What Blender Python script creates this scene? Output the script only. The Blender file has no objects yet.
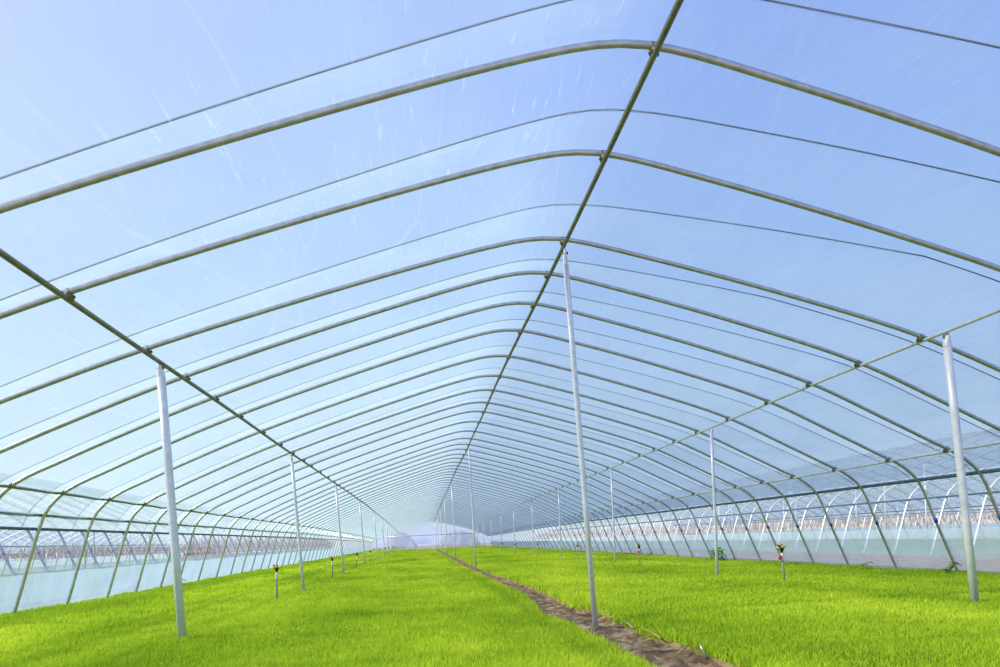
import bpy, math, random
import numpy as np
from mathutils import Vector, Matrix, noise

random.seed(7); rng = np.random.default_rng(7)
sc = bpy.context.scene
COL = sc.collection
CAM_Z = 0.92                      # camera height above the soil
Y_END = 66.0                      # far gable
GAP = 15.3                        # distance between neighbouring houses

# ------------------------------------------------------------------ helpers
def lerp_table(tab):
    xs = [a for a, b in tab]; ys = [b for a, b in tab]
    return lambda v: float(np.interp(v, xs, ys))

def mesh(name, verts, faces, mats, smooth=True, face_mats=None):
    me = bpy.data.meshes.new(name)
    me.from_pydata([tuple(v) for v in verts], [], faces)
    for m in (mats if isinstance(mats, (list, tuple)) else [mats]):
        me.materials.append(m)
    if smooth:
        me.polygons.foreach_set('use_smooth', [True] * len(me.polygons))
    if face_mats is not None:
        me.polygons.foreach_set('material_index', face_mats)
    me.update()
    return me

def link(name, me, parent=None, loc=None):
    o = bpy.data.objects.new(name, me); COL.objects.link(o)
    if parent is not None: o.parent = parent
    if loc is not None: o.location = loc
    return o

def tag(o, label=None, cat=None, group=None, kind=None):
    if label: o['label'] = label
    if cat: o['category'] = cat
    if group: o['group'] = group
    if kind: o['kind'] = kind
    return o

class MB:
    """collects tubes, boxes and sheets into one mesh"""
    def __init__(s): s.v = []; s.f = []; s.m = []
    def add(s, v, f, mi=0):
        b = len(s.v); s.v += [tuple(p) for p in v]
        s.f += [tuple(i + b for i in q) for q in f]; s.m += [mi] * len(f)
    def tube(s, pts, r, n=8, mi=0, cap=True):
        pts = [Vector(p) for p in pts]; k = len(pts)
        rr = r if isinstance(r, (list, tuple)) else [r] * k
        t0 = (pts[1] - pts[0]).normalized()
        up = Vector((0, 0, 1)) if abs(t0.z) < .9 else Vector((0, 1, 0))
        nrm = (up - t0 * up.dot(t0)).normalized()
        v = []; f = []
        for i, p in enumerate(pts):
            if i == 0: t = t0
            elif i == k - 1: t = (pts[-1] - pts[-2]).normalized()
            else: t = ((pts[i + 1] - p).normalized() + (p - pts[i - 1]).normalized()).normalized()
            nrm = (nrm - t * nrm.dot(t)).normalized(); bi = t.cross(nrm)
            for j in range(n):
                a = 2 * math.pi * j / n
                v.append(p + (nrm * math.cos(a) + bi * math.sin(a)) * rr[i])
        for i in range(k - 1):
            for j in range(n):
                a = i * n + j; b = i * n + (j + 1) % n
                f.append((a, b, b + n, a + n))
        if cap:
            f.append(tuple(range(n - 1, -1, -1))); f.append(tuple((k - 1) * n + j for j in range(n)))
        s.add(v, f, mi)
    def box(s, c, d, rot=None, mi=0, bev=0.12):
        """box with chamfered vertical profile: c centre, d full sizes"""
        c = Vector(c); hx, hy, hz = d[0] / 2, d[1] / 2, d[2] / 2
        b = bev * min(hx, hy, hz) * 2
        v = []
        for z, k in ((-hz, b), (-hz + b, 0), (hz - b, 0), (hz, b)):
            for sx, sy in ((-1, -1), (1, -1), (1, 1), (-1, 1)):
                p = Vector((sx * (hx - k), sy * (hy - k), z))
                if rot is not None: p = rot @ p
                v.append(c + p)
        f = [(3, 2, 1, 0), (12, 13, 14, 15)]
        for i in range(3):
            for j in range(4):
                a = i * 4 + j; q = i * 4 + (j + 1) % 4
                f.append((a, q, q + 4, a + 4))
        s.add(v, f, mi)
    def grid(s, P, mi=0):
        """P[i][j] points -> sheet"""
        n = len(P); m = len(P[0]); v = [p for row in P for p in row]; f = []
        for i in range(n - 1):
            for j in range(m - 1):
                a = i * m + j; f.append((a, a + 1, a + m + 1, a + m))
        s.add(v, f, mi)
    def mesh(s, name, mats, smooth=True):
        return mesh(name, s.v, s.f, mats, smooth, s.m)
    def obj(s, name, mats, parent=None, loc=None, smooth=True):
        return link(name, s.mesh(name, mats, smooth), parent, loc)

def smooth_path(P, n):
    """Catmull-Rom through 2-D points, resampled to n points of even arc length"""
    P = [np.array(p, float) for p in P]; Q = [2 * P[0] - P[1]] + P + [2 * P[-1] - P[-2]]; out = []
    for i in range(1, len(Q) - 2):
        a, b, c, d = Q[i - 1:i + 3]
        l1, l2, l3 = (np.linalg.norm(b - a) ** .5, np.linalg.norm(c - b) ** .5, np.linalg.norm(d - c) ** .5)
        t0, t1 = 0, l1; t2 = t1 + l2; t3 = t2 + l3
        for t in np.linspace(t1, t2, 14, endpoint=False):
            A1 = (t1 - t) / (t1 - t0) * a + (t - t0) / (t1 - t0) * b
            A2 = (t2 - t) / (t2 - t1) * b + (t - t1) / (t2 - t1) * c
            A3 = (t3 - t) / (t3 - t2) * c + (t - t2) / (t3 - t2) * d
            B1 = (t2 - t) / (t2 - t0) * A1 + (t - t0) / (t2 - t0) * A2
            B2 = (t3 - t) / (t3 - t1) * A2 + (t - t1) / (t3 - t1) * A3
            out.append((t2 - t) / (t2 - t1) * B1 + (t - t1) / (t2 - t1) * B2)
    out.append(P[-1]); out = np.array(out)
    s = np.concatenate([[0], np.cumsum(np.linalg.norm(np.diff(out, axis=0), axis=1))])
    q = np.linspace(0, s[-1], n)
    return np.stack([np.interp(q, s, out[:, 0]), np.interp(q, s, out[:, 1])], 1)

# ------------------------------------------------------------------ materials
def newmat(name):
    m = bpy.data.materials.new(name); m.use_nodes = True
    nt = m.node_tree; nt.nodes.clear()
    out = nt.nodes.new('ShaderNodeOutputMaterial')
    return m, nt, out
def N(nt, typ, **kw):
    n = nt.nodes.new(typ)
    for k, v in kw.items():
        if k.startswith('i_'):
            key = k[2:]; n.inputs[int(key) if key.isdigit() else key.replace('_', ' ')].default_value = v
        else: setattr(n, k, v)
    return n
def math_node(nt, op, a, b=None):
    n = nt.nodes.new('ShaderNodeMath'); n.operation = op
    for i, x in enumerate((a, b)):
        if x is None: continue
        if isinstance(x, (int, float)): n.inputs[i].default_value = x
        else: nt.links.new(x, n.inputs[i])
    return n.outputs[0]
def ramp(nt, fac, stops):
    r = nt.nodes.new('ShaderNodeValToRGB'); e = r.color_ramp.elements
    while len(e) < len(stops): e.new(.5)
    for i, (p, c) in enumerate(stops): e[i].position = p; e[i].color = (*c, 1)
    nt.links.new(fac, r.inputs[0]); return r.outputs[0]
def coords(nt, scale=(1, 1, 1), rot=(0, 0, 0)):
    g = nt.nodes.new('ShaderNodeNewGeometry'); mp = nt.nodes.new('ShaderNodeMapping')
    mp.inputs['Scale'].default_value = scale; mp.inputs['Rotation'].default_value = rot
    nt.links.new(g.outputs['Position'], mp.inputs['Vector']); return mp.outputs[0]
def noise_tex(nt, vec, scale, detail=3, rough=.5):
    n = nt.nodes.new('ShaderNodeTexNoise'); n.inputs['Scale'].default_value = scale
    n.inputs['Detail'].default_value = detail; n.inputs['Roughness'].default_value = rough
    nt.links.new(vec, n.inputs['Vector']); return n.outputs['Fac']

def metal(name, c1, c2, rough=.4, metallic=.6):
    m, nt, out = newmat(name); b = N(nt, 'ShaderNodeBsdfPrincipled')
    b.inputs['Metallic'].default_value = metallic; b.inputs['Roughness'].default_value = rough
    f = noise_tex(nt, coords(nt, (6, 6, 6)), 3, 4)
    nt.links.new(ramp(nt, f, [(.35, c1), (.65, c2)]), b.inputs['Base Color'])
    nt.links.new(b.outputs[0], out.inputs[0]); return m
def plain(name, c, rough=.6):
    m, nt, out = newmat(name); b = N(nt, 'ShaderNodeBsdfPrincipled')
    f = noise_tex(nt, coords(nt, (9, 9, 9)), 4, 3)
    nt.links.new(ramp(nt, f, [(.3, tuple(x * .85 for x in c)), (.7, c)]), b.inputs['Base Color'])
    b.inputs['Roughness'].default_value = rough
    nt.links.new(b.outputs[0], out.inputs[0]); return m

def film(name, dens, tint, body, wrinkle=.4, wscale=(1, 1, 1), scratch=0.0, trans=.75, gloss=.0):
    """clear agricultural film: the longer the way through it, the milkier; dust and creases scatter light"""
    m, nt, out = newmat(name); L = nt.links.new
    geo = N(nt, 'ShaderNodeNewGeometry')
    dot = N(nt, 'ShaderNodeVectorMath', operation='DOT_PRODUCT')
    L(geo.outputs['True Normal'], dot.inputs[0]); L(geo.outputs['Incoming'], dot.inputs[1])
    c = math_node(nt, 'MAXIMUM', math_node(nt, 'ABSOLUTE', dot.outputs['Value']), .06)
    n1 = noise_tex(nt, coords(nt, wscale), .9, 6, .62)
    d = math_node(nt, 'MULTIPLY', math_node(nt, 'ADD', math_node(nt, 'MULTIPLY', n1, 1.3), .35), dens)
    if scratch > 0:
        tot = None
        for rot, sc_, th in (((0, 0, .12), (26, .5, 26), .63), ((0, 0, -.35), (22, .7, 22), .64), ((0, 0, 1.2), (16, .8, 16), .66)):
            s = noise_tex(nt, coords(nt, sc_, rot), 1.2, 4, .6)
            s = math_node(nt, 'MULTIPLY', math_node(nt, 'MAXIMUM', math_node(nt, 'SUBTRACT', s, th), 0), 5 * scratch)
            tot = s if tot is None else math_node(nt, 'ADD', tot, s)
        # long thin fold creases
        for rot, sc_ in (((0, 0, .25), (.9, .22, .9)), ((0, 0, -.5), (.7, .3, .7))):
            vo = N(nt, 'ShaderNodeTexVoronoi', feature='DISTANCE_TO_EDGE', i_Scale=1.0)
            ve = coords(nt, sc_, rot)
            wob = N(nt, 'ShaderNodeTexNoise', i_Scale=1.6, i_Detail=3.0); L(ve, wob.inputs['Vector'])
            ad = N(nt, 'ShaderNodeVectorMath', operation='MULTIPLY_ADD'); ad.inputs[1].default_value = (.25, .25, .25)
            L(wob.outputs['Color'], ad.inputs[0]); L(ve, ad.inputs[2]); L(ad.outputs[0], vo.inputs['Vector'])
            e = math_node(nt, 'MAXIMUM', math_node(nt, 'SUBTRACT', .012, vo.outputs['Distance']), 0)
            e = math_node(nt, 'MULTIPLY', e, math_node(nt, 'MULTIPLY', math_node(nt, 'MAXIMUM', math_node(nt, 'SUBTRACT', noise_tex(nt, ve, 2.3, 3), .42), 0), 75 * scratch))
            tot = math_node(nt, 'ADD', tot, e)
        d = math_node(nt, 'ADD', d, tot)
    t = math_node(nt, 'DIVIDE', d, c)
    fac = math_node(nt, 'SUBTRACT', 1, math_node(nt, 'EXPONENT', math_node(nt, 'MULTIPLY', t, -1)))
    bump = N(nt, 'ShaderNodeBump'); bump.inputs['Strength'].default_value = wrinkle; bump.inputs['Distance'].default_value = .05
    L(noise_tex(nt, coords(nt, tuple(x * 1.7 for x in wscale), (0, 0, .4)), 1.3, 5, .55), bump.inputs['Height'])
    tr = N(nt, 'ShaderNodeBsdfTransparent'); tr.inputs[0].default_value = (*tint, 1)
    tl = N(nt, 'ShaderNodeBsdfTranslucent'); tl.inputs[0].default_value = (*body, 1)
    df = N(nt, 'ShaderNodeBsdfDiffuse'); df.inputs[0].default_value = (*body, 1)
    L(bump.outputs[0], tl.inputs['Normal']); L(bump.outputs[0], df.inputs['Normal'])
    mx = N(nt, 'ShaderNodeMixShader'); mx.inputs[0].default_value = trans
    L(df.outputs[0], mx.inputs[1]); L(tl.outputs[0], mx.inputs[2])
    m2 = N(nt, 'ShaderNodeMixShader'); L(fac, m2.inputs[0]); L(tr.outputs[0], m2.inputs[1]); L(mx.outputs[0], m2.inputs[2])
    L(m2.outputs[0], out.inputs[0]); return m

M_hoop = metal('galvanised_tube', (.46, .46, .48), (.60, .595, .62), .28, .72)
M_purlin = metal('weathered_tube', (.16, .165, .11), (.24, .245, .17), .42, .6)
M_post = metal('white_zinc_post', (.66, .67, .72), (.78, .79, .84), .35, .2)
M_clamp = metal('rusty_clamp', (.12, .13, .07), (.22, .20, .10), .5, .6)
M_riser = plain('grey_riser', (.26, .25, .22), .5)
M_cord = plain('black_cord', (.025, .024, .02), .6)
M_blue = plain('blue_tape', (.02, .13, .52), .5)
M_pale = metal('pale_zinc', (.55, .58, .60), (.68, .70, .72), .4, .3)
M_bluepipe = metal('blue_grey_tube', (.05, .09, .14), (.10, .15, .22), .5, .3)
M_white = plain('white_plastic', (.82, .82, .80), .4)
M_black = plain('black_plastic', (.015, .015, .016), .4)
M_yellow = plain('yellow_plastic', (.90, .60, .015), .4)
M_red = plain('red_plastic', (.62, .03, .03), .4)
M_straw = plain('dry_straw', (.42, .30, .14), .8)
M_weed = plain('weed_leaf', (.20, .44, .06), .5)
M_roof = film('roof_film', .29, (.985, .99, 1.0), (.50, .635, .68), .35, (1, .5, 1), .55, .78)
M_roof2 = film('neighbour_roof_film', .12, (.97, .99, 1.0), (.55, .66, .80), .3, (1, .5, 1), 0, .75)
M_skirtL = film('skirt_film', .55, (.88, .95, 1.0), (.44, .58, .72), 1.0, (1, 1.4, .35), 0, .6)
M_skirtR = film('clear_skirt_film', .33, (.94, .98, 1.0), (.60, .75, .84), .8, (1, 1.2, .4), 0, .55)
M_gable = film('gable_film', .35, (.97, .97, 1.0), (.86, .88, .95), .8, (1, 1, .4), 0, .8)
M_drape = film('drape_film', 1.0, (.95, .96, 1.0), (.78, .80, .84), 1.0, (2, 2, .5), 0, .6)

def soil_mat(name, stops, green=0.0):
    m, nt, out = newmat(name); b = N(nt, 'ShaderNodeBsdfPrincipled'); b.inputs['Roughness'].default_value = .95
    v = coords(nt); f = noise_tex(nt, v, 5.5, 8, .7)
    nt.links.new(ramp(nt, f, stops), b.inputs['Base Color'])
    bp = N(nt, 'ShaderNodeBump'); bp.inputs['Strength'].default_value = .9; bp.inputs['Distance'].default_value = .04
    nt.links.new(noise_tex(nt, v, 14, 6, .65), bp.inputs['Height']); nt.links.new(bp.outputs[0], b.inputs['Normal'])
    nt.links.new(b.outputs[0], out.inputs[0]); return m
M_soil = soil_mat('dry_soil', [(.30, (.20, .14, .09)), (.5, (.38, .29, .20)), (.7, (.52, .43, .32))])
M_path = soil_mat('moist_soil', [(.36, (.055, .034, .015)), (.5, (.20, .135, .065)), (.64, (.44, .33, .19))])

def grass_mat(name, lo, hi, deep):
    m, nt, out = newmat(name); L = nt.links.new
    big = noise_tex(nt, coords(nt, (1, .55, 1)), .55, 5, .6)
    fine = noise_tex(nt, coords(nt), 38, 2, .5)
    f = math_node(nt, 'ADD', math_node(nt, 'MULTIPLY', big, .75), math_node(nt, 'MULTIPLY', fine, .35))
    col = ramp(nt, f, [(.36, deep), (.52, lo), (.70, hi)])
    df = N(nt, 'ShaderNodeBsdfDiffuse'); tl = N(nt, 'ShaderNodeBsdfTranslucent'); mx = N(nt, 'ShaderNodeMixShader', i_0=.38)
    L(col, df.inputs[0]); L(col, tl.inputs[0]); L(df.outputs[0], mx.inputs[1]); L(tl.outputs[0], mx.inputs[2]); L(mx.outputs[0], out.inputs[0])
    return m
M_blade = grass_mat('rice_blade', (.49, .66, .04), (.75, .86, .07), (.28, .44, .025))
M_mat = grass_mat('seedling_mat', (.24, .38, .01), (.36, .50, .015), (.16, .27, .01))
M_root = soil_mat('root_mat_edge', [(.30, (.12, .085, .04)), (.5, (.26, .19, .09)), (.7, (.42, .33, .17))])
M_nbed = grass_mat('neighbour_bed', (.34, .46, .10), (.46, .56, .14), (.26, .38, .09))

# ------------------------------------------------------------------ cross section of a house (x, height above soil)
Z = CAM_Z
PROFILE = [(-5.09, -.90 + Z), (-5.0, -.65 + Z), (-4.83, -.1 + Z), (-4.69, .34 + Z), (-4.60, .55 + Z), (-4.36, .79 + Z), (-3.84, 1.04 + Z),
           (-3.39, 1.24 + Z), (-2.27, 1.70 + Z), (-.55, 2.30 + Z), (.75, 2.70 + Z), (1.15, 2.785 + Z), (1.46, 2.785 + Z),
           (2.27, 2.60 + Z), (3.6, 2.23 + Z), (4.88, 1.81 + Z), (5.91, 1.33 + Z), (6.55, 1.02 + Z), (6.90, .85 + Z), (7.17, .61 + Z),
           (7.39, .10 + Z), (7.58, -.35 + Z), (7.74, -.72 + Z), (7.80, -.86 + Z)]
PROF = smooth_path(PROFILE, 220)
IR = int(np.argmin(abs(PROF[:, 0] - 1.46)))
def prof_at_x(x):
    k = (PROF[:, 1] > .79 + Z)
    return float(np.interp(x, PROF[k, 0], PROF[k, 1]))
def prof_normals(P):
    t = np.gradient(P, axis=0); t /= np.linalg.norm(t, axis=1)[:, None]
    return np.stack([-t[:, 1], t[:, 0]], 1)
PN = prof_normals(PROF)
sag = lerp_table([(0, 1), (26, 1), (45, .92), (66, .80), (80, .78)])   # the far roof hangs a little lower

HOOP_Y = [3.42, 4.41, 5.70, 6.44, 7.28, 8.23, 9.39, 10.53, 11.53, 12.57, 13.45, 14.61, 15.86, 17.0]
while HOOP_Y[-1] < Y_END - 1.2:
    HOOP_Y.append(HOOP_Y[-1] + 1.06 + random.uniform(-.09, .09))
HOOP_Y[-1] = Y_END
CORD_Y = [2.90] + [(a + b) / 2 for a, b in zip(HOOP_Y[:-1], HOOP_Y[1:])]

ORD = ['zeroth', 'first', 'second', 'third', 'fourth', 'fifth', 'sixth', 'seventh', 'eighth', 'ninth', 'tenth', 'eleventh', 'twelfth', 'thirteenth',
       'fourteenth', 'fifteenth', 'sixteenth', 'seventeenth', 'eighteenth', 'nineteenth', 'twentieth']

# ------------------------------------------------------------------ ground
g_side = lerp_table([(-40, .0), (-8, .02), (-5.3, .13), (-4, .07), (-2.3, .03), (-.5, 0), (1.55, 0), (1.95, .03), (2.8, .085), (7.9, .095), (9, .12), (11, .2), (40, .2)])
def ground_h(x, y):
    return g_side(x) + .018 * noise.noise(Vector((x * .7, y * .5, 3.1)))
def path_l(y): return float(np.interp(y, [3, 4, 5, 5.7, 6.3, 6.55, 7.1, 8.6, 11, 13, 17, 30, 70], [1.38, 1.42, 1.41, 1.43, 1.36, 1.25, 1.33, 1.47, 1.45, 1.42, 1.36, 1.32, 1.28]))
def path_r(y): return float(np.interp(y, [3, 4, 4.7, 5, 5.5, 6.3, 6.85, 7.3, 9, 11.5, 17, 30, 70], [1.92, 1.94, 1.95, 1.86, 1.90, 1.90, 1.95, 1.78, 1.85, 1.84, 1.74, 1.72, 1.75]))

xs = np.concatenate([np.linspace(-60, -6, 20), np.linspace(-5.5, 8.5, 57), np.linspace(9, 70, 24)])
ys = np.concatenate([np.linspace(-4, 40, 60), np.linspace(42, 130, 24)])
mb = MB(); mb.grid([[(x, y, ground_h(x, y) - .035) for x in xs] for y in ys])
tag(mb.obj('ground', M_soil), kind='structure')

# soil path between the two seedling beds, with clods
mb = MB(); rows = []
for y in np.concatenate([np.arange(2.2, 14, .045), np.arange(14, 66, .3)]):
    l, r = path_l(y) - .12, path_r(y) + .12
    row = []
    for k in range(15):
        x = l + (r - l) * k / 14
        n = noise.noise(Vector((x * 9, y * 9, 0))) * .034 + noise.noise(Vector((x * 22, y * 22, 5))) * .026 + noise.noise(Vector((x * 3, y * 3, 9))) * .02
        edge = max(0, abs(k - 7) - 4) * .012
        row.append((x, y, g_side(x) * .6 + .012 + n + edge))
    rows.append(row)
mb.grid(rows)
tag(mb.obj('path', M_path), kind='structure')

# ------------------------------------------------------------------ rice seedling beds (nobody could count the blades)
def bed_z(x, y):
    z = g_side(x) + .045 + .025 * noise.noise(Vector((x * .8, y * .45, 1.0)))
    z += .012 * noise.noise(Vector((x * 3.1, y * 1.2, 7.0)))
    return z
def blades(x0, x1, y0, y1, base, fx0, fx1):
    """arrays of blade triangles"""
    V = []
    edges = [y0]
    while edges[-1] < y1: edges.append(min(y1, edges[-1] * 1.12))
    for a, b in zip(edges[:-1], edges[1:]):
        ym = (a + b) / 2
        dens = base * (4.0 / ym) ** 1.55
        n = int(dens * (x1 - x0) * (b - a))
        x = rng.uniform(x0, x1, n); y = rng.uniform(a, b, n)
        lo = np.array([fx0(q) for q in y]) + rng.normal(0, .022, n); hi = np.array([fx1(q) for q in y]) + rng.normal(0, .022, n)
        k = (x > lo) & (x < hi); x, y = x[k], y[k]; n = len(x)
        z = np.array([bed_z(p, q) for p, q in zip(x, y)])
        tuft = np.array([noise.noise(Vector((p * 2.3, q * 2.3, 4))) for p, q in zip(x, y)])
        h = (.070 + .022 * tuft) * rng.uniform(.7, 1.25, n)
        w = .0036 * (max(ym, 4) / 4) ** .85 * rng.uniform(.8, 1.3, n)
        a0 = rng.uniform(0, 2 * np.pi, n); dx, dy = np.cos(a0) * w, np.sin(a0) * w
        a1 = rng.uniform(0, 2 * np.pi, n); ln = h * rng.uniform(.05, .5, n)
        ex, ey = np.cos(a1) * ln, np.sin(a1) * ln
        q = np.zeros((n, 5, 3))
        q[:, 0] = np.stack([x - dx, y - dy, z], 1); q[:, 1] = np.stack([x + dx, y + dy, z], 1)
        q[:, 2] = np.stack([x + dx * .8 + ex * .35, y + dy * .8 + ey * .35, z + h * .6], 1)
        q[:, 3] = np.stack([x - dx * .8 + ex * .35, y - dy * .8 + ey * .35, z + h * .6], 1)
        q[:, 4] = np.stack([x + ex, y + ey, z + h], 1)
        V.append(q)
    return np.concatenate(V)
def bed(name, x0, x1, fx0, fx1, base, label):
    q = blades(x0, x1, 2.6, Y_END - .3, base, fx0, fx1); n = len(q)
    ys_ = np.concatenate([np.arange(2.4, 14, .12), np.arange(14, Y_END - .2, .5)])
    gx = np.concatenate([[0, .0015], np.linspace(.02, .98, 52), [.9985, 1]])
    gv = np.array([[(fx0(y) + (fx1(y) - fx0(y)) * t, y, bed_z(fx0(y) + (fx1(y) - fx0(y)) * t, y) + (.02 if .002 < t < .998 else -.012 if 0 < t < 1 else -.05)) for t in gx] for y in ys_]).reshape(-1, 3)
    R, C_ = len(ys_), len(gx); gi = np.arange((R - 1) * C_).reshape(R - 1, C_)[:, :-1].ravel()
    quads_g = np.stack([gi, gi + 1, gi + C_ + 1, gi + C_], 1)
    b = np.arange(n) * 5 + len(gv)
    quads = np.concatenate([quads_g, np.stack([b, b + 1, b + 2, b + 3], 1)]); tris = np.stack([b + 3, b + 2, b + 4], 1)
    verts = np.concatenate([gv, q.reshape(-1, 3)])
    me = bpy.data.meshes.new(name); me.vertices.add(len(verts)); me.vertices.foreach_set('co', verts.ravel())
    loops = np.concatenate([quads.ravel(), tris.ravel()]); nq, nt_ = len(quads), len(tris)
    me.loops.add(len(loops)); me.loops.foreach_set('vertex_index', loops)
    me.polygons.add(nq + nt_)
    me.polygons.foreach_set('loop_start', np.concatenate([np.arange(nq) * 4, nq * 4 + np.arange(nt_) * 3]))
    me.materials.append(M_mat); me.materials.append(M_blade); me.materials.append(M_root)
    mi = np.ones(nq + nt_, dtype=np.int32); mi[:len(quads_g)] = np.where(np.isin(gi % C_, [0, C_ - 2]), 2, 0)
    me.polygons.foreach_set('material_index', mi)
    me.update(calc_edges=True); me.validate()
    return tag(link(name, me), label, 'seedlings', None, 'stuff')
bed('rice_seedlings', -5.15, 1.75, lambda y: -5.13, path_l, 8500, 'bright green rice seedlings filling the wide bed left of the soil path')
bed('rice_seedlings', 1.35, 7.85, path_r, lambda y: 7.80, 8500, 'bright green rice seedlings filling the bed right of the soil path')

# ------------------------------------------------------------------ hoops of the main house
def hoop_mesh(name, n=110, r=.021, seg=10, ln=0.0):
    P = smooth_path(PROFILE, n); m = MB(); m.tube([(x, ln * (z - 3.70), z) for x, z in P], r, seg); return m.mesh(name, M_hoop)
LEAN = lerp_table([(0, 0), (2.9, .02), (3.42, .02), (4.41, .09), (5.70, .19), (6.44, .06), (7.28, .02), (8.23, 0), (80, 0)])   # some near hoops lean in their plane
ME_hoop = hoop_mesh('hoop'); ME_hoop_far = hoop_mesh('hoop_far', 70, .021, 6)
X_R = lerp_table([(0, 1.435), (9, 1.44), (18, 1.50), (66, 1.53)])
X_LP = lerp_table([(0, -2.235), (66, -2.26)])
X_RP = lerp_table([(0, 4.89), (7, 4.89), (10, 4.95), (20, 5.0), (66, 5.15)])
def clamp_mesh():
    m = MB()
    m.box((-.03, 0, -.022), (.014, .075, .072)); m.box((.03, 0, -.022), (.014, .075, .072))
    m.box((0, 0, .026), (.074, .03, .008)); m.tube([(-.05, .02, -.048), (.05, .02, -.048)], .007, 6)
    m.box((.046, .02, -.048), (.014, .022, .022)); m.tube([(0, -.05, -.045), (0, .05, -.045)], .030, 8)
    return m.mesh('clamp', M_clamp)
ME_clamp = clamp_mesh()
def tape_mesh(name, mt):
    m = MB(); a = PROF[np.argmin(abs(PROF[:, 1] - (.10 + Z)) + (PROF[:, 0] < 0) * 9)]; b = PROF[np.argmin(abs(PROF[:, 1] - (.01 + Z)) + (PROF[:, 0] < 0) * 9)]
    m.tube([(a[0], 0, a[1]), (a[0] * .66 + b[0] * .34, 0, a[1] * .66 + b[1] * .34), (b[0], 0, b[1])], [.024, .025, .023], 10); return m.mesh(name, mt)
ME_tape = tape_mesh('blue_tape', M_blue)
GH = 'roof hoops of the main house'
for i, y in enumerate(HOOP_Y):
    far = i >= 26
    ln = LEAN(y); h = link('roof_hoop', ME_hoop_far if far else ME_hoop if ln < .005 else hoop_mesh('hoop_leaning', ln=ln), None, (0, y, 0))
    h.scale = (1, 1, sag(y))
    if i < 20:
        lab = f'curved galvanised steel hoop arching over the seedling beds, {ORD[i + 1]} from the camera'
    elif i < len(HOOP_Y) - 1: lab = 'one of the closely packed hoops arching over the far half of the beds'
    else: lab = 'last steel hoop carrying the white film end wall'
    tag(h, lab, 'hoop', GH)
    if not far:
        for xx in (X_R(y), X_LP(y), X_RP(y), -4.40, 6.72):
            c = link('clamp', ME_clamp, h, (xx, ln * (prof_at_x(xx) - 3.70), prof_at_x(xx))); c.scale = (.62, .62, .72)
            sl = math.atan2(prof_at_x(xx + .05) - prof_at_x(xx - .05), .1)
            c.rotation_euler = (0, -sl, 0)
            c['label'] = 'small rusty clamp'
        t = link('blue_tape', ME_tape, h, (0, ln * (.98 - 3.70), 0)); t['label'] = 'blue tape wrap'

# longitudinal tubes, hanging under the hoops in their clamps
YL = [-.5] + HOOP_Y
def line(name, fx, drop, r, mt, label, wav=.006, y0=-.5, zfun=None, cat='tube', group='lengthwise tubes of the main house'):
    pts = []
    yy = np.concatenate([np.arange(y0, 20, .5), np.arange(20, Y_END + .01, 1.0)])
    for y in yy:
        x = fx(y) if callable(fx) else fx
        z = zfun(x) if zfun else prof_at_x(x)
        w = wav * (1 + y / 22)
        pts.append((x + w * 2 * noise.noise(Vector((y * .23, 1.3 * drop * 40, 0))), y, (z - drop) * sag(y) + w * noise.noise(Vector((y * .31, 7, drop * 50)))))
    m = MB(); m.tube(pts, r, 8); return tag(m.obj(name, mt), label, cat, group)
line('ridge_purlin', X_R, .040, .020, M_purlin, 'long greenish steel tube running under the roof peak from hoop to hoop', .012)
line('roof_purlin', X_LP, .040, .020, M_purlin, 'greenish steel tube halfway up the left roof slope, on the left row of posts')
line('roof_purlin', X_RP, .040, .018, M_pale, 'pale steel tube halfway up the right roof slope, on the right row of posts')
line('eave_purlin', -4.40, .040, .018, M_purlin, 'greenish tube along the bend of the hoops at the left eave', .005)
line('eave_purlin', 6.72, .040, .018, M_pale, 'thin pale tube along the bend of the hoops at the right eave', .005)
def leg_x(z, side):
    k = (PROF[:, 0] < 0) if side < 0 else (PROF[:, 0] > 3)
    P = PROF[k]; o = np.argsort(P[:, 1]); return float(np.interp(z, P[o, 1], P[o, 0]))
line('film_rail', leg_x(.50 + Z, -1) - .035, 0, .019, M_purlin, 'dark tube on the left hoop legs just below the eave bend', .004, zfun=lambda x: .50 + Z)
line('film_roller', leg_x(.33 + Z, -1) - .05, 0, .020, M_bluepipe, 'dark blue roller tube at the lower edge of the left roof film', .005, zfun=lambda x: .33 + Z)
line('film_roller', leg_x(.63 + Z, 1) + .045, 0, .026, M_bluepipe, 'dark roller tube at the lower edge of the right roof film', .005, zfun=lambda x: .63 + Z)

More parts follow.
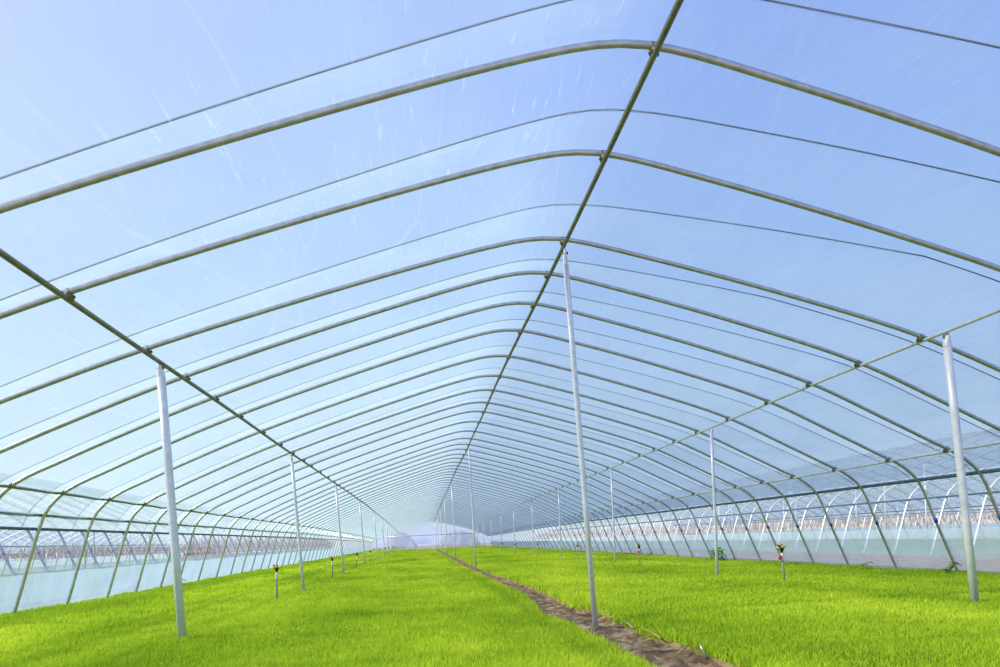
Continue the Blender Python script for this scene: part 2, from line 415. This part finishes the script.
# ------------------------------------------------------------------ roof film, pulled down between the hoops by the cords
i0 = int(np.argmin(abs(PROF[:, 1] - (.33 + Z)) + (PROF[:, 0] > 0) * 9)); i1 = int(np.argmin(abs(PROF[:, 1] - (.63 + Z)) + (PROF[:, 0] < 0) * 9))
def film_sheet(hy, y0, y1, i0, i1, step, cords, dip=.075, nz=1.0):
    stations = []
    prev = y0
    keys = sorted([(y, 0) for y in hy] + [(c, 1) for c in cords])
    ks = [k for k in keys if y0 <= k[0] <= y1]
    if ks[0][0] > y0 + .05: ks = [(y0, 0)] + ks
    for (a, ta), (b, tb) in zip(ks[:-1], ks[1:]):
        for q in range(5):
            u = q / 5; stations.append((a + (b - a) * u, ta + (tb - ta) * (u if ta == tb else (u ** 1.25 if tb else 1 - (1 - u) ** 1.25))))
    stations.append((ks[-1][0], ks[-1][1]))
    idx = list(range(i0, i1 + 1, step)); idx = idx if idx[-1] == i1 else idx + [i1]
    rows = []
    for y, t in stations:
        row = []
        for i in idx:
            x, z = PROF[i]; nx, nzv = PN[i]
            e = min(1, min(i - i0, i1 - i) / 8)
            off = .028 - dip * t * (.35 + .65 * e) + .010 * nz * noise.noise(Vector((x * 2, y * 2, z * 2))) * (1 if .15 < t < .9 else .3)
            row.append((x + nx * off, y, (z + nzv * off) * sag(y)))
        rows.append(row)
    return rows
SKEW = [(-.05, -.12), (-.063, -.13), (-.06, -.20), (-.03, -.15), (-.03, -.10), (-.03, -.08)]
DIP = .055
def edge_ease(i): return .3 + .7 * min(1, min(i - i0, i1 - i) / 8)
def hoop_y_at(y, z): return y + LEAN(y) * (z - 3.70)
def cord_y_at(k, x, z):
    """cords run a little askew across the bay, never crossing the hoops"""
    a = HOOP_Y[k - 1] if k else 2.62; b = HOOP_Y[k]
    sl, sr = SKEW[min(k, len(SKEW) - 1)]
    a, b = hoop_y_at(a, z), hoop_y_at(b, z)
    y = (a + b) / 2 + (sl if x < 1.44 else sr) * (x - 1.44)
    return min(max(y, a + .10), b - .10)
def main_film():
    idx = list(range(i0, i1 + 1, 3)); idx = idx if idx[-1] == i1 else idx + [i1]
    rows = [];  NQ = 4
    def add(fun, t, lam):
        row = []
        for i in idx:
            x, z = PROF[i]; nx, nz_ = PN[i]; y = fun(x, z)
            off = .026 - DIP * t * edge_ease(i) + .012 * lam * noise.noise(Vector((x * 2, y * 2, z * 2)))
            row.append((x + nx * off, y, (z + nz_ * off) * sag(y)))
        rows.append(row)
    add(lambda x, z: -1.0, 0, .3)
    for k in range(len(HOOP_Y)):
        pa = (lambda x, z: -1.0) if k == 0 else (lambda x, z, q=HOOP_Y[k - 1]: hoop_y_at(q, z))
        pc = lambda x, z, q=k: cord_y_at(q, x, z)
        pb = lambda x, z, q=HOOP_Y[k]: hoop_y_at(q, z)
        for q in range(1, NQ + 1):
            u = q / NQ; add(lambda x, z: pa(x, z) * (1 - u) + pc(x, z) * u, u ** 1.2, 1 if u < 1 else .2)
        for q in range(1, NQ + 1):
            u = q / NQ; add(lambda x, z: pc(x, z) * (1 - u) + pb(x, z) * u, (1 - u) ** 1.2, 1 if u < 1 else .2)
    return rows
mb = MB(); mb.grid(main_film())
tag(mb.obj('roof_film', M_roof), 'clear dusty plastic film stretched over the steel hoops as the roof', 'plastic film')

for k in range(len(HOOP_Y)):
    y0 = 0; pts = []
    for i in range(i0, i1 + 1, 2 if k < 12 else 4):
        x, z = PROF[i]; nx, nz_ = PN[i]; off = .026 - DIP * edge_ease(i) + .005; y = cord_y_at(k, x, z)
        pts.append((x + nx * off, y, (z + nz_ * off) * sag(y)))
    oy = pts[len(pts) // 2][1]
    m = MB(); m.tube([(x, y - oy, z) for x, y, z in pts], .0042, 5)
    if k == 0: lab = 'thin black cord pressing the film down in front of the first hoop'
    elif k < 16: lab = f'thin black cord pressing the film down between the {ORD[k]} and {ORD[k + 1]} hoop'
    else: lab = 'thin black cord over the film between two far hoops'
    tag(m.obj('press_cord', M_cord, None, (0, oy, 0)), lab, 'cord', 'film cords over the main roof')

# ------------------------------------------------------------------ side skirts
def skirt(x_fun, y0, y1, z0, z1, wav, side, step=.08, fold=.016):
    rows = []
    for y in np.arange(y0, y1, step if y1 - y0 < 70 else .2):
        top = z1 + wav * noise.noise(Vector((y * .35, side * 3.0, 2))) + wav * .35 * noise.noise(Vector((y * 1.7, side, 4)))
        row = []
        for k in range(12):
            u = k / 11; z = z0 + (top - z0) * u
            x = x_fun(z) + fold * noise.noise(Vector((y * 1.3, u * 2.5, side * 5.0))) * (1.5 - u) * 2 + fold * 1.1 * noise.noise(Vector((y * 4.2 + u * .8, u * 1.2, side)))
            row.append((x, y, z))
        rows.append(row)
    return rows
mb = MB(); mb.grid(skirt(lambda z: leg_x(z, -1) - .055, 1, Y_END, .0, -.235 + Z, .035, -1))
sk = mb.obj('skirt_film', M_skirtL); tag(sk, 'pale blue plastic skirt along the foot of the left hoop legs', 'plastic film')
mb = MB(); mb.grid(skirt(lambda z: leg_x(z, 1) + .055, 1, Y_END, .02, -.245 + Z, .03, 1))
sk = mb.obj('skirt_film', M_skirtR); tag(sk, 'see-through plastic skirt along the foot of the right hoop legs', 'plastic film')

# ------------------------------------------------------------------ posts
def post(x, xb, y, ztop, r, label, group, lean_y=0.0):
    """tube with a flattened, bolted head"""
    zb = g_side(xb) - .05
    e = tag(link('support_post', None, None, (xb, y, zb)), label, 'post', group)
    m = MB(); dx = x - xb; H = ztop - zb
    pts = [(dx * t, 0, H * t) for t in (0, .35, .7, .955)]
    m.tube(pts, r, 14)
    v = []; nn = 14; secs = [(.955, 1, 1), (.975, .85, 1.05), (.99, .4, 1.1), (1.0, .28, 1.05)]
    for t, sx, sy in secs:
        for j in range(nn):
            a = 2 * math.pi * j / nn; v.append((dx * t + r * sx * math.cos(a), r * sy * math.sin(a), H * t))
    f = []
    for s in range(3):
        for j in range(nn):
            a = s * nn + j; b = s * nn + (j + 1) % nn; f.append((a, b, b + nn, a + nn))
    f.append(tuple(3 * nn + j for j in range(nn))); m.add(v, f)
    m.obj('tube', M_post, e)
    m = MB(); m.tube([(dx - .03, 0, H * .988), (dx + .03, 0, H * .988)], .007, 6); m.box((dx + .026, 0, H * .988), (.012, .02, .02)); m.obj('bolt', M_clamp, e)
    return e
LY = [5.77, 11.4, 17.3, 24.0, 31.3, 37.6, 43.9, 50.2, 56.5, 62.5]
CY = [5.75, 18.1, 28.5, 37.0, 45.5, 54, 61.5]
RY = [5.27, 10.0, 15.6, 21.84, 27.3, 32.9, 38.4, 44.0, 49.5, 55, 60.5]
for i, y in enumerate(LY):
    lab = f'white steel post in the left row under the roof tube, {ORD[i + 1]} from the camera' if i < 6 else 'small distant white post near the far end of the left row'
    post(X_LP(y), X_LP(y) + (.11 if i == 0 else .14 if i < 6 else 0), y, (prof_at_x(X_LP(y)) - .058) * sag(y), .036 if i == 0 else .027, lab, 'left row of posts')
for i, y in enumerate(CY):
    lab = f'tall white steel post under the roof peak beside the soil path, {ORD[i + 1]} from the camera' if i < 4 else 'distant tall white post under the roof peak near the end wall'
    post(X_R(y) + .02, 1.63 if i == 0 else 1.60, y, (prof_at_x(1.47) - .058) * sag(y), .026, lab, 'middle row of posts')
for i, y in enumerate(RY):
    lab = f'white steel post in the right row under the roof tube, {ORD[i + 1]} from the camera' if i < 6 else 'small distant white post near the far end of the right row'
    post(X_RP(y) + (.03 if i == 0 else 0), X_RP(y) + (.24 if i == 0 else .02 if i < 3 else 0), y, (prof_at_x(X_RP(y)) - .056) * sag(y), .034 if i == 0 else .026, lab, 'right row of posts')

# ------------------------------------------------------------------ sprinklers on stakes
def sprinkler_proto(red):
    e = link('sprinkler', None)
    m = MB(); m.tube([(0, 0, -.05), (0, 0, .52)], .013, 10); m.obj('riser', M_riser, e)
    m = MB(); m.tube([(0, 0, .40), (0, 0, .41), (0, 0, .50), (0, 0, .515)], [.016, .021, .021, .017], 12); m.obj('collar', M_white, e)
    m = MB(); m.tube([(0, 0, .51), (0, 0, .54), (0, 0, .55), (0, 0, .59), (0, 0, .60)], [.018, .018, .03, .032, .022], 10)
    m.tube([(0, 0, .60), (.012, 0, .63)], .012, 8); m.tube([(-.02, 0, .60), (-.055, .01, .625)], .012, 8); m.obj('head', M_black, e)
    m = MB()
    for s in (-1, 1):
        m.tube([(s * .015, 0, .578), (s * .05, 0, .585), (s * .075, .012, .605)], [.012, .015, .013], 8)
    m.box((0, -.03, .60), (.035, .02, .03)); m.obj('spray_arm', M_yellow, e)
    if red:
        m = MB(); m.box((-.04, 0, .45), (.03, .028, .065)); m.tube([(-.03, 0, .45), (-.005, 0, .45)], .01, 8); m.obj('valve', M_red, e)
    return e
def copy_tree(o):
    c = o.copy(); COL.objects.link(c)
    for ch in list(o.children):
        d = ch.copy(); COL.objects.link(d); d.parent = c
    return c
SL = [(-2.21, 9.76, .03), (-2.12, 15.16, .02), (-2.08, 20.2, .18), (-2.08, 26.2, -.05), (-1.95, 30.4, 0), (-2.0, 36, 0), (-2.05, 41.5, .03), (-2.0, 47, 0)]
SR = [(5.05, 8.19, -.06), (4.82, 13.3, -.03), (4.66, 18.1, 0), (4.56, 23.9, 0), (4.3, 28.0, 0), (4.4, 33.5, 0), (4.5, 39, 0)]
pL = pR = None
for i, (x, y, t) in enumerate(SL):
    o = sprinkler_proto(False) if pL is None else copy_tree(pL)
    pL = pL or o
    o.location = (x, y, g_side(x)); o.rotation_euler = (0, t, .5 * i); o.scale = (1, 1, .98)
    tag(o, f'black and yellow sprinkler on a grey stake in the left bed, {ORD[i + 1]} from the camera' if i < 5 else 'tiny distant sprinkler stake in the left bed', 'sprinkler', 'sprinklers in the left bed')
for i, (x, y, t) in enumerate(SR):
    o = sprinkler_proto(True) if pR is None else copy_tree(pR)
    pR = pR or o
    o.location = (x, y, g_side(x) - .02); o.rotation_euler = (0, t, .2 + .6 * i)
    tag(o, f'sprinkler with red valve on a stake in the right bed, {ORD[i + 1]} from the camera' if i < 4 else 'tiny distant sprinkler stake in the right bed', 'sprinkler', 'sprinklers in the right bed')

# ------------------------------------------------------------------ far end wall of film
far_i = [k for k in range(0, 220, 2)]
mb = MB(); s = sag(Y_END)
rows = []
for k in far_i:
    x, z = PROF[k]; zt = z * s
    rows.append([(x, Y_END + .05 + .05 * noise.noise(Vector((x * 2, u * 3, 0))), .0 + zt * u) for u in np.linspace(0, 1, 12)])
mb.grid(rows); tag(mb.obj('end_wall_film', M_gable), 'white plastic film closing the far end of the house', 'plastic film')
m = MB(); m.tube([(-4.4, Y_END - .05, 1.55), (7.0, Y_END - .05, 1.62)], .035, 8); tag(m.obj('end_wall_rail', M_hoop), 'horizontal tube across the film end wall', 'tube')
def drape(x0, x1, h, label, seed):
    rows = []
    for u in np.linspace(0, 1, 34):
        x = x0 + (x1 - x0) * u; top = h * (math.sin(math.pi * min(1, max(0, u * .92 + .06))) ** .55) + .12 * noise.noise(Vector((u * 6, seed, 0)))
        row = []
        for w in np.linspace(0, 1, 14):
            row.append((x + .12 * noise.noise(Vector((u * 5, w * 3, seed))), Y_END + .75 - .3 * (1 - w) + .25 * noise.noise(Vector((x * 1.7, w * 1.3, seed))), max(.05, top * w)))
        rows.append(row)
    m = MB(); m.grid(rows); return tag(m.obj('film_curtain', M_drape), label, 'plastic film', 'film curtains at the far end')
drape(-3.6, -.3, 2.0, 'crumpled grey plastic curtain hanging at the far end, left of the path', 1)
drape(2.1, 6.6, 2.0, 'crumpled grey plastic curtain hanging at the far end, right of the path', 2)

# ------------------------------------------------------------------ neighbouring houses
def neighbour(k, side, ys_, rows_posts, word, near):
    dx = (GAP if k < 0 else 16.8) * k; gz = 0.0 if side < 0 else .10
    G = f'hoops of the {word}'
    for y in ys_:
        h = link('roof_hoop', ME_nb, None, (dx, y, gz))
        tag(h, f'steel hoop of the {word}', 'hoop', G)
        if near and side < 0:
            t = link('blue_tape', ME_tape, h); t['label'] = 'blue tape wrap'
    y0, y1 = ys_[0] - 1.5, ys_[-1] + 1
    for nm, xx, zz, r, mt, desc in (('ridge_purlin', 1.47, None, .022, M_hoop, 'ridge tube'), ('roof_purlin', -2.27, None, .02, M_hoop, 'tube on the left slope'),
                            ('roof_purlin', 4.9, None, .02, M_hoop, 'tube on the right slope'), ('film_roller', leg_x(.5 + Z, -1) - .05, .5 + Z, .022, M_bluepipe, 'roller tube at the left film edge'),
                            ('film_roller', leg_x(.55 + Z, 1) + .05, .55 + Z, .022, M_bluepipe, 'roller tube at the right film edge')):
        z = prof_at_x(xx) - .046 if zz is None else zz
        m = MB(); m.tube([(xx + dx, y, z + gz + .012 * noise.noise(Vector((y * .3, xx, k)))) for y in np.arange(y0, y1, 1.5)], r, 6)
        tag(m.obj(nm, mt), f'{desc} of the {word}', 'tube', f'lengthwise tubes of the {word}')
    a = int(np.argmin(abs(PROF[:, 1] - (.5 + Z)) + (PROF[:, 0] > 0) * 9)); b = int(np.argmin(abs(PROF[:, 1] - (.55 + Z)) + (PROF[:, 0] < 0) * 9))
    rows = film_sheet(ys_, y0, ys_[-1], a, b, 5, [(p + q) / 2 for p, q in zip(ys_[:-1], ys_[1:])])
    m = MB(); m.grid([[(x + dx, y, z + gz) for x, y, z in r] for r in rows]); tag(m.obj('roof_film', M_roof2), f'clear plastic roof film of the {word}', 'plastic film')
    for sd, desc in ((-1, 'left'), (1, 'right')):
        rows = skirt(lambda z: leg_x(z, sd) + sd * .055 + dx, y0, y1, -.02, -.22 + Z, .03, sd * (3 + k), .35)
        m = MB(); m.grid([[(x, y, z + gz) for x, y, z in r] for r in rows])
        tag(m.obj('skirt_film', M_skirtR), f'plastic skirt on the {desc} side of the {word}', 'plastic film')
    for xx in rows_posts:
        for y in np.arange(ys_[0] + 1.2, ys_[-1], 6.2):
            m = MB(); m.tube([(xx + dx, y, gz), (xx + dx, y, prof_at_x(xx) - .06 + gz)], .024, 8)
            m.box((xx + dx, y, prof_at_x(xx) - .06 + gz), (.05, .06, .05))
            tag(m.obj('support_post', M_post), f'post under the roof of the {word}', 'post', f'posts of the {word}')
    ysb = np.arange(y0, y1, 1.0); xsb = np.linspace(-4.9, 7.4, 24)
    m = MB(); m.grid([[(x + dx, y, gz + (.07 if 0 < i < 23 else .0) + .02 * noise.noise(Vector((x, y, k)))) for i, x in enumerate(xsb)] for y in ysb])
    tag(m.obj('rice_seedlings', M_nbed), f'green seedling bed inside the {word}', 'seedlings', None, 'stuff')
P2 = smooth_path(PROFILE, 60)
m = MB(); m.tube([(x, 0, z) for x, z in P2], .026, 6); ME_nb = m.mesh('hoop_pale', M_pale)
nys = lambda a, b, st: [a + st * i + random.uniform(-.07, .07) for i in range(int((b - a) / st))]
neighbour(-1, -1, nys(7.5, 56, 1.05), (-2.27, 1.47, 4.9), 'nearest house beyond the left side opening', True)
neighbour(1, 1, nys(9.0, 58, 1.05), (-2.27, 1.47, 4.9), 'nearest house beyond the right side opening', True)
neighbour(-2, -1, nys(18, 62, 1.4), (1.47, 4.9), 'second house beyond the left side opening', False)
neighbour(2, 1, nys(18, 62, 1.4), (1.47, -2.27), 'second house beyond the right side opening', False)

# ------------------------------------------------------------------ bare brush rows and hills far away
def brush(x0, x1, y0, y1, h, n, label):
    m = MB()
    for i in range(n):
        x = random.uniform(x0, x1); y = random.uniform(y0, y1); hh = h * random.uniform(.6, 1.1)
        p = Vector((x, y, -.05)); pts = [p]
        for k in range(3):
            p = p + Vector((random.uniform(-.18, .18), random.uniform(-.18, .18), hh / 3)); pts.append(p)
        m.tube(pts, [.06, .045, .03, .012], 4)
        for k in range(5):
            q = pts[1 + k % 2] + Vector((0, 0, random.uniform(0, hh / 4)))
            m.tube([q, q + Vector((random.uniform(-.5, .5), random.uniform(-.5, .5), hh * random.uniform(.2, .5)))], [.025, .008], 3)
    return tag(m.obj('bare_brush', M_twig), label, 'brush', None, 'stuff')
M_twig = plain('bare_twig', (.72, .66, .63), .8)
brush(-48, -40, 8, 300, 2.8, 3600, 'reddish bare brush far beyond the left houses')
brush(56, 64, 25, 300, 2.8, 3200, 'reddish bare brush far beyond the right houses')
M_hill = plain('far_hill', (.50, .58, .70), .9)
m = MB(); rows = []
for x in np.arange(-40, 56, 3):
    h = (5.5 + 3 * noise.noise(Vector((x * .05, 3, 0))) + 1.5 * noise.noise(Vector((x * .15, 9, 0)))) * math.exp(-((x - 6) / 26) ** 4)
    rows.append([(x, 300 - 40 * math.cos(u * math.pi / 2) + 3 * noise.noise(Vector((x * .1, u * 2, 0))), max(0, h) * math.sin(u * math.pi / 2) - .2) for u in np.linspace(0, 1, 6)])
m.grid(rows); tag(m.obj('hills', M_hill), kind='structure')

# ------------------------------------------------------------------ weeds at the skirt, straw and a broken stake by the path
def weed(x, y, h, n, label, spread=1.0):
    m = MB(); z = ground_h(x, y)
    for i in range(n):
        a = i * 2.4 + random.uniform(-.3, .3); t = i / n
        hz = h * (.15 + .75 * ((i * 7) % n) / n); st = Vector((random.uniform(-.02, .02), random.uniform(-.02, .02), hz))
        m.tube([(0, 0, 0), st * .5, st], [.005, .004, .003], 5)
        L = h * random.uniform(.3, .5) * spread; W = L * .62
        d = Vector((math.cos(a), math.sin(a), .25)).normalized(); sdv = Vector((-math.sin(a), math.cos(a), 0))
        P = []
        for u in np.linspace(0, 1, 6):
            c = st + d * L * u - Vector((0, 0, L * .5 * u * u)); w = W * math.sin(math.pi * min(.97, u * .9 + .08)) * .5
            P.append([c - sdv * w + Vector((0, 0, .01)), c, c + sdv * w + Vector((0, 0, .01))])
        m.grid(P)
    return tag(m.obj('weed', M_weed, None, (x, y, z)), label, 'plant', 'weeds at the foot of the skirts')
weed(7.3, 14.6, .46, 26, 'leafy green weed at the right skirt behind the second right post', 1.2)
weed(7.45, 19.6, .26, 8, 'small weed far along the right skirt')
weed(7.45, 8.05, .30, 12, 'thin weed at the right skirt beside the nearest right post')
weed(7.50, 9.75, .24, 9, 'low weed at the right skirt behind the first sprinkler')
weed(-4.9, 13.2, .34, 10, 'small weed at the left skirt among the hoop legs')
def stick(p, q, r, mt, name, label, cat, group=None):
    m = MB(); p, q = Vector(p), Vector(q); mid = (p + q) / 2 + Vector((.004, .0, .003)); m.tube([p, mid, q], [r, r * 1.05, r * .8], 6)
    return tag(m.obj(name, mt), label, cat, group)
GS = 'straw stalks by the path'
stick((1.87, 4.75, .085), (1.90, 5.25, .10), .008, M_straw, 'straw_stalk', 'dry straw stalk along the bed edge nearest the camera', 'straw', GS)
stick((1.86, 5.35, .085), (1.90, 5.85, .10), .008, M_straw, 'straw_stalk', 'dry straw stalk along the bed edge just before the middle post', 'straw', GS)
stick((1.87, 6.0, .09), (1.91, 6.6, .10), .008, M_straw, 'straw_stalk', 'dry straw stalk along the bed edge beside the middle post', 'straw', GS)
stick((1.80, 4.25, .06), (1.92, 4.36, .09), .007, M_straw, 'straw_stalk', 'short straw stalk lying across the path edge', 'straw', GS)
stick((1.925, 4.08, .04), (1.90, 4.12, .14), .010, M_hoop, 'broken_stake', 'short pale broken stake standing at the path edge', 'stake')

# ------------------------------------------------------------------ light
w = bpy.data.worlds.new('sky'); sc.world = w; w.use_nodes = True; nt = w.node_tree; nt.nodes.clear()
tc = nt.nodes.new('ShaderNodeTexCoord'); sp = nt.nodes.new('ShaderNodeSeparateXYZ'); nt.links.new(tc.outputs['Generated'], sp.inputs[0])
col = ramp(nt, sp.outputs['Z'], [(0.0, (.70, .82, .95)), (.12, (.56, .74, .97)), (.35, (.34, .54, .96)), (.62, (.23, .37, .93)), (1.0, (.16, .27, .82))])
bg = nt.nodes.new('ShaderNodeBackground'); bg.inputs['Strength'].default_value = 1.0
wo = nt.nodes.new('ShaderNodeOutputWorld'); dn = nt.nodes.new('ShaderNodeVectorMath'); dn.operation = 'DOT_PRODUCT'; dn.inputs[1].default_value = Vector((-1.0, -.05, .73)).normalized()
nt.links.new(tc.outputs['Generated'], dn.inputs[0])
gl = math_node(nt, 'MULTIPLY', math_node(nt, 'POWER', math_node(nt, 'MAXIMUM', dn.outputs['Value'], 0), 2.5), 1.0)
mxs = nt.nodes.new('ShaderNodeMix'); mxs.data_type = 'RGBA'; nt.links.new(gl, mxs.inputs[0]); nt.links.new(col, mxs.inputs[6]); mxs.inputs[7].default_value = (.93, .97, 1.0, 1)
nt.links.new(mxs.outputs[2], bg.inputs[0]); nt.links.new(bg.outputs[0], wo.inputs[0])
sun = bpy.data.lights.new('sun', 'SUN'); sun.energy = 5.0; sun.angle = math.radians(1.8); sun.color = (1, .96, .88)
so = bpy.data.objects.new('sun', sun); COL.objects.link(so)
d = Vector((1.0, .05, -.73)).normalized(); so.rotation_euler = d.to_track_quat('-Z', 'Y').to_euler()

# ------------------------------------------------------------------ camera
cam = bpy.data.cameras.new('camera'); co = bpy.data.objects.new('camera', cam); COL.objects.link(co)
yaw, roll = .10496, .03625
F = Vector((math.sin(yaw), math.cos(yaw), 0)); R0 = Vector((math.cos(yaw), -math.sin(yaw), 0)); U0 = Vector((0, 0, 1))
R = R0 * math.cos(roll) - U0 * math.sin(roll); U = R0 * math.sin(roll) + U0 * math.cos(roll)
Mx = Matrix((R, U, -F)).transposed().to_4x4(); Mx.translation = Vector((0, 0, CAM_Z)); co.matrix_world = Mx
cam.sensor_width = 36; cam.sensor_fit = 'HORIZONTAL'; cam.lens = 620 / 1000 * 36
cam.shift_x = (500 - 485.38) / 1000; cam.shift_y = (539.22 - 333.5) / 1000
cam.clip_start = .05; cam.clip_end = 1000
sc.camera = co
vs = sc.view_settings; vs.view_transform = 'Standard'; vs.look = 'None'; vs.exposure = 0; vs.gamma = 1; vs.use_curve_mapping = False
sc.cycles.transparent_max_bounces = 40; sc.cycles.max_bounces = 8; sc.cycles.diffuse_bounces = 4
sc.cycles.use_denoising = True
